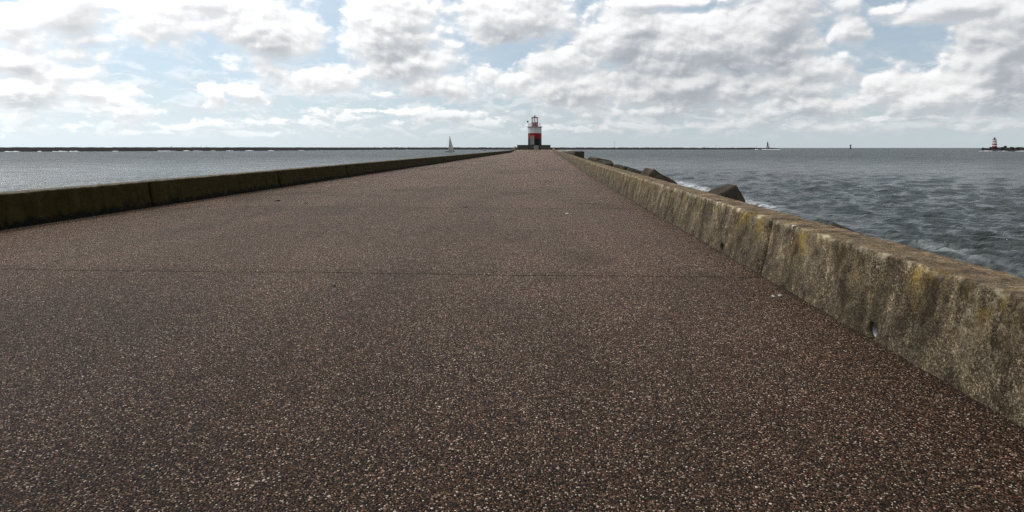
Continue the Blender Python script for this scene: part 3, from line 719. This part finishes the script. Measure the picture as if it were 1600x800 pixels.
# striped lighthouse on the right breakwater
def sl_at(u):
    y = float(np.interp(at_z(u, 236, SEA).x, BX, BY)); return y
y_ = sl_at(1554); foot = at_y(1554, 230.5, y_); k_ = (at_y(1554, 213, y_)-at_y(1554, 229.5, y_)).z/16.5      # metres per pixel
s = empty('lighthouse', (foot.x, foot.y, foot.z-1.0)); tag(s, 'small red and white striped lighthouse on the right breakwater', 'lighthouse')
bm = bmesh.new(); z = 0; edges = [0, 1.0+2.2*k_, 1.0+4.1*k_, 1.0+6.1*k_, 1.0+8.3*k_, 1.0+9.6*k_, 1.0+12.2*k_]
rad = lambda zz: k_*(3.3-.055*zz/k_)
lathe(bm, [(rad(e), e) for e in edges], 20)
M_RW = paint('striped_white', (.70, .63, .62), .5, .1); M_RR = paint('striped_red', (.10, .008, .010), .5, .1)
t_ = build('tower', bm, [M_RR, M_RW], s)
for f in t_.data.polygons:
    i = max(j for j in range(len(edges)) if edges[j] <= f.center.z+.01); f.material_index = i % 2 if i < 6 else 1
bm = bmesh.new(); lathe(bm, [(rad(0)*.95, edges[-1]), (rad(0)*1.0, edges[-1]+.25), (rad(0)*.9, edges[-1]+.26)], 20); build('gallery', bm, M_DARK, s)
bm = bmesh.new(); lathe(bm, [(1.15*k_, edges[-1]+.26), (1.15*k_, edges[-1]+2.6*k_)], 12); build('lantern', bm, M_DARK, s)
bm = bmesh.new(); lathe(bm, [(1.9*k_, edges[-1]+2.6*k_), (1.5*k_, edges[-1]+3.4*k_), (.3*k_, edges[-1]+4.3*k_)], 12); build('roof', bm, M_STEEL, s)
bm = bmesh.new(); lathe(bm, [(4.2*k_, -1.2), (4.0*k_, .35*k_)], 20); build('footing', bm, M_FAR, s)

# pale lighthouse at the tip of the far breakwater
FX, FY, FC = FBp; yf = float(np.interp(at_z(1198, 233.5, SEA).x, FX, FY))
foot = at_y(1199.5, 231, yf); k_ = (at_y(1199, 221, yf)-at_y(1199, 231, yf)).z/10
s = empty('lighthouse', (foot.x, foot.y, foot.z)); tag(s, 'tiny grey lighthouse on a pale mound at the tip of the far breakwater', 'lighthouse')
bm = bmesh.new(); lathe(bm, [(4.6*k_, -2*k_), (3.2*k_, 0), (1.9*k_, 1.8*k_), (1.7*k_, 2.4*k_)], 14); build('mound', bm, M_SLAB, s)
bm = bmesh.new(); lathe(bm, [(1.45*k_, 2.3*k_), (1.05*k_, 4.2*k_), (.95*k_, 6.2*k_), (1.35*k_, 6.3*k_), (1.35*k_, 6.8*k_)], 12); build('tower', bm, M_CONC, s)
bm = bmesh.new(); lathe(bm, [(.7*k_, 6.8*k_), (.7*k_, 8.4*k_), (.9*k_, 8.5*k_), (.1*k_, 9.6*k_)], 12); build('lantern', bm, M_DARK, s)
bm = bmesh.new(); tube(bm, (3.4*k_, 0, 2.0*k_), (2.4*k_, 0, 4.8*k_), .18*k_, 6); tube(bm, (2.2*k_, 0, 4.9*k_), (3.0*k_, 0, 4.6*k_), .35*k_, 6); build('signal_mast', bm, M_STEEL, s)

# offshore beacon pole with a T-shaped top
pb = at_z(1329, 233.0, SEA); k_ = (at_y(1329, 225, pb.y)-at_y(1329, 231, pb.y)).z/6
s = empty('beacon', (pb.x, pb.y, SEA)); tag(s, 'dark offshore beacon pole with a T-shaped top standing in open water', 'beacon')
bm = bmesh.new(); lathe(bm, [(.95*k_, -1), (.75*k_, 4.6*k_)], 12); build('pole', bm, M_DARK, s)
bm = bmesh.new(); box(bm, (0, 0, 6.1*k_), (4.0*k_, 1.6*k_, .5*k_), 0, .02); build('platform', bm, M_DARK, s)
bm = bmesh.new(); lathe(bm, [(.75*k_, 4.6*k_), (.9*k_, 5.85*k_)], 12); tube(bm, (.4*k_, 0, 6.3*k_), (.4*k_, 0, 8.0*k_), .28*k_, 8); build('head', bm, M_DARK, s)

# thin masts on the far breakwater
for (u, v, lab) in ((960.5, 220.5, 'thin tall mast on the far breakwater, the nearer one to the pier head'), (1119, 226, 'short thin mast on the far breakwater left of the tiny lighthouse')):
    y = float(np.interp(at_z(u, 233.6, SEA).x, FX, FY)); f_ = at_y(u, 231.5, y); t_ = at_y(u, v, y)
    bm = bmesh.new(); tube(bm, (0, 0, -1), (0, 0, t_.z-f_.z), .34, 6, .2); tube(bm, (-1.2, 0, (t_.z-f_.z)*.8), (1.2, 0, (t_.z-f_.z)*.8), .15, 6)
    o = build('mast', bm, M_STEEL); o.location = f_; tag(o, lab, 'mast')

# ------------------------------------------------------------------ boats
M_SAIL = paint('sailcloth', (.50, .47, .41), .8, .08); M_HULL = paint('grey_hull', (.13, .12, .11), .4, .1); M_NAVY = paint('dark_hull', (.03, .035, .045), .4, .1)
def hull_bm(L, W, H, n=14):
    bm = bmesh.new(); rings = []
    for i in range(n+1):
        t = i/n; x = -L/2+L*t; w = W/2*math.sin(math.pi*min(1, .18+.82*(1-t)))**.7 if t < 1 else .02; w = max(.02, w*(1 if t < .75 else (1-t)/.25*.9+.1))
        k = H*(.9+.35*t*t); rings.append([bm.verts.new((x+(.5 if t == 1 else 0), y, z)) for (y, z) in ((-w, k), (-w*.95, k*.5), (-w*.55, -.1), (0, -.45), (w*.55, -.1), (w*.95, k*.5), (w, k))])
    for a, c in zip(rings, rings[1:]):
        for j in range(6): bm.faces.new((a[j], a[j+1], c[j+1], c[j]))
        bm.faces.new((a[6], a[0], c[0], c[6]))
    bm.faces.new(rings[0]); bm.faces.new(rings[-1][::-1]); return bm
p0 = at_z(703, 237.6, SEA); k_ = (at_y(703, 212, p0.y)-at_y(703, 236.8, p0.y)).z/24.8
boat = empty('sailboat', (p0.x, p0.y, SEA), R(184)); tag(boat, 'sailboat under one tall cream sail on the calm water left of the pier', 'boat')
S = k_   # metres per photo pixel there
build('hull', hull_bm(14.0*S, 3.4*S, .95*S), M_HULL, boat)
bm = bmesh.new(); box(bm, (-.5*S, 0, 1.15*S), (5*S, 1.8*S, .7*S), 0, .1); build('cabin', bm, M_WHITE, boat)
bm = bmesh.new(); tube(bm, (.4*S, 0, .3*S), (.4*S, 0, 25.2*S), .16*S, 8, .09*S); build('mast', bm, M_DARK, boat)
bm = bmesh.new(); tube(bm, (.4*S, 0, 1.9*S), (-6.6*S, .35*S, 1.9*S), .12*S, 8); build('boom', bm, M_STEEL, boat)
def sail(name, a, t, c, belly):
    n = 12; P = np.zeros((n+1, n+1, 3)); a, t, c = np.array(a), np.array(t), np.array(c)
    for i in range(n+1):
        u = i/n; lu = a+(t-a)*u; le = c+(t-c)*u+np.array([0, 0, 0])
        for j in range(n+1):
            w = j/n; q = lu+(le-lu)*w; q[1] += belly*math.sin(math.pi*w)*(1-u)**.6*(.35+u); P[i, j] = q
    o = link(name, grid_mesh(name, P), M_SAIL, boat)
    md_ = o.modifiers.new('thick', 'SOLIDIFY'); md_.thickness = .03; return o
sail('mainsail', (.2*S, 0, 2.1*S), (.3*S, 0, 25*S), (-6.4*S, .35*S, 2.1*S), .9*S)
sail('jib', (2.6*S, -.2*S, 2.0*S), (.5*S, 0, 23.5*S), (.1*S, -.7*S, 2.1*S), .5*S)
bm = bmesh.new()
for (q, r) in (((7.1*S, 0, 1.2*S), (.4*S, 0, 25*S)), ((-6.8*S, 0, 1.2*S), (.3*S, 0, 25*S))): tube(bm, q, r, .045*S, 5)
tube(bm, (-6.4*S, .9*S, .9*S), (-6.4*S, .9*S, 13*S), .05*S, 5); build('rigging', bm, M_DARK, boat)

p0 = at_z(757.5, 235.2, SEA); k_ = (at_y(757, 232, p0.y)-at_y(757, 234, p0.y)).z/2
mb = empty('motorboat', (p0.x, p0.y, SEA), R(150)); tag(mb, 'small motorboat with white cabin and dark hull, right of the sailboat', 'boat')
build('hull', hull_bm(4.4*k_, 1.5*k_, .8*k_), M_NAVY, mb)
bm = bmesh.new(); box(bm, (-.2*k_, 0, 1.3*k_), (2.0*k_, 1.1*k_, 1.0*k_), 0, .1); build('cabin', bm, M_WHITE, mb)
p0 = at_z(1294.5, 232.6, SEA); k_ = (at_y(1294, 230, p0.y)-at_y(1294, 232, p0.y)).z/2
mb = empty('motorboat', (p0.x, p0.y, SEA), R(20)); tag(mb, 'tiny white boat on the horizon left of the beacon pole', 'boat')
build('hull', hull_bm(5.0*k_, 1.4*k_, .8*k_), M_WHITE, mb)
bm = bmesh.new(); box(bm, (.2*k_, 0, 1.15*k_), (1.9*k_, 1.0*k_, .9*k_), 0, .1); build('cabin', bm, M_WHITE, mb)

# ------------------------------------------------------------------ anglers on the left breakwater
def person_mesh():
    J = [((0, 0, .95), .15), ((0, 0, 1.2), .15), ((0, 0, 1.42), .17), ((0, 0, 1.52), .06), ((0, 0, 1.66), .105), ((0, 0, 1.76), .07),
         ((.1, 0, .9), .10), ((.11, .02, .5), .07), ((.12, 0, .08), .05), ((.12, .12, .04), .04), ((-.1, 0, .9), .10), ((-.11, .02, .5), .07), ((-.12, 0, .08), .05), ((-.12, .12, .04), .04),
         ((.21, 0, 1.42), .06), ((.26, .02, 1.14), .048), ((.22, .2, 1.0), .035), ((-.21, 0, 1.42), .06), ((-.26, .02, 1.14), .048), ((-.24, .12, .92), .035)]
    E = [(0,1),(1,2),(2,3),(3,4),(4,5),(0,6),(6,7),(7,8),(8,9),(0,10),(10,11),(11,12),(12,13),(2,14),(14,15),(15,16),(2,17),(17,18),(18,19)]
    me = bpy.data.meshes.new('body'); me.from_pydata([j[0] for j in J], E, []); o = bpy.data.objects.new('tmp', me); col.objects.link(o)
    o.modifiers.new('s', 'SKIN'); sk = me.skin_vertices[0].data
    for i, j in enumerate(J): sk[i].radius = (j[1], j[1]*.85)
    sk[0].use_root = True; o.modifiers.new('d', 'SUBSURF').levels = 1
    dg = bpy.context.evaluated_depsgraph_get(); r = bpy.data.meshes.new_from_object(o.evaluated_get(dg)); bpy.data.objects.remove(o); return r
pm = person_mesh(); M_CLOTH = paint('dark_clothes', (.02, .022, .028), .8, .2); pm.materials.append(M_CLOTH)
X_, Y_, C_ = LBp
for (u, sc_, lab) in ((269, 1.25, 'dark-clothed angler farthest left on the left breakwater, beside a crouching one'), (266.8, .75, 'low figure crouching beside the leftmost angler on the left breakwater'),
                 (301, 1.0, 'lone dark figure midway between the anglers on the left breakwater'), (314, 1.05, 'dark figure just left of the rightmost person on the left breakwater'), (323, 1.05, 'rightmost dark figure on the left breakwater crest')):
    hx = np.abs(np.degrees(np.arctan2(X_, Y_))-azel(u, 231)[0]); i = int(np.argmin(hx))
    o = bpy.data.objects.new('person', pm); col.objects.link(o); o.location = (X_[i], Y_[i], SEA+C_[i]+.05); o.scale = (sc_*1.25,)*2+(sc_,); o.rotation_euler.z = random.random()*6
    tag(o, lab, 'person', 'people on the left breakwater')

# ------------------------------------------------------------------ shells and debris on the deck
M_SHELL = paint('shell', (.40, .385, .355), .5, .2); M_MUSSEL = paint('mussel', (.012, .012, .016), .35, .2)
def shell_bm(L, W, H, seed):
    bm = bmesh.new(); bmesh.ops.create_icosphere(bm, subdivisions=3, radius=1)
    for v in bm.verts:
        x, y, z = v.co; w = 1-.35*x; v.co = Vector((x*L/2, y*W/2*w, max(z, -.2)*H*(1+.25*mnoise.noise(Vector((x*3+seed, y*3, z*3))))))
    return bm
for (u, v, L, W, H, m, lab) in (
    (1219, 462.5, .055, .03, .010, M_SHELL, 'white broken shell on the deck close to the right wall, the larger piece'),
    (1208, 463.5, .050, .022, .008, M_SHELL, 'white shell fragment left of the larger shell near the right wall'),
    (886, 335, .10, .07, .025, M_SHELL, 'pale shell alone in the middle of the deck'),
    (517, 283.5, .16, .09, .03, M_MUSSEL, 'black mussel shell close to the left wall, the farthest of the dark scraps'),
    (434, 314, .13, .06, .025, M_MUSSEL, 'black mussel shell left of its neighbour on the left half of the deck'),
    (478, 317.5, .12, .05, .02, M_MUSSEL, 'black mussel shell right of its neighbour on the left half of the deck'),
    (727, 324, .10, .05, .02, M_MUSSEL, 'dark scrap lying on the second joint of the deck'),
    (522, 447, .045, .025, .01, M_MUSSEL, 'small dark scrap just below the nearest joint of the deck')):
    q0 = at_z(u, v, 0.0); bm = shell_bm(L, W, H, u); o = build('shell', bm, m, None, True); o.location = (q0.x, q0.y, zdeck(q0.y)+H*.2+.002); o.rotation_euler.z = random.random()*3
    tag(o, lab, 'shell')

# ------------------------------------------------------------------ render settings
vs = scene.view_settings; vs.view_transform = 'Standard'; vs.look = 'None'; vs.exposure = 0; vs.gamma = 1; vs.use_curve_mapping = False
scene.render.engine = 'CYCLES'; scene.cycles.use_denoising = False
scene.cycles.max_bounces = 6; scene.cycles.diffuse_bounces = 3
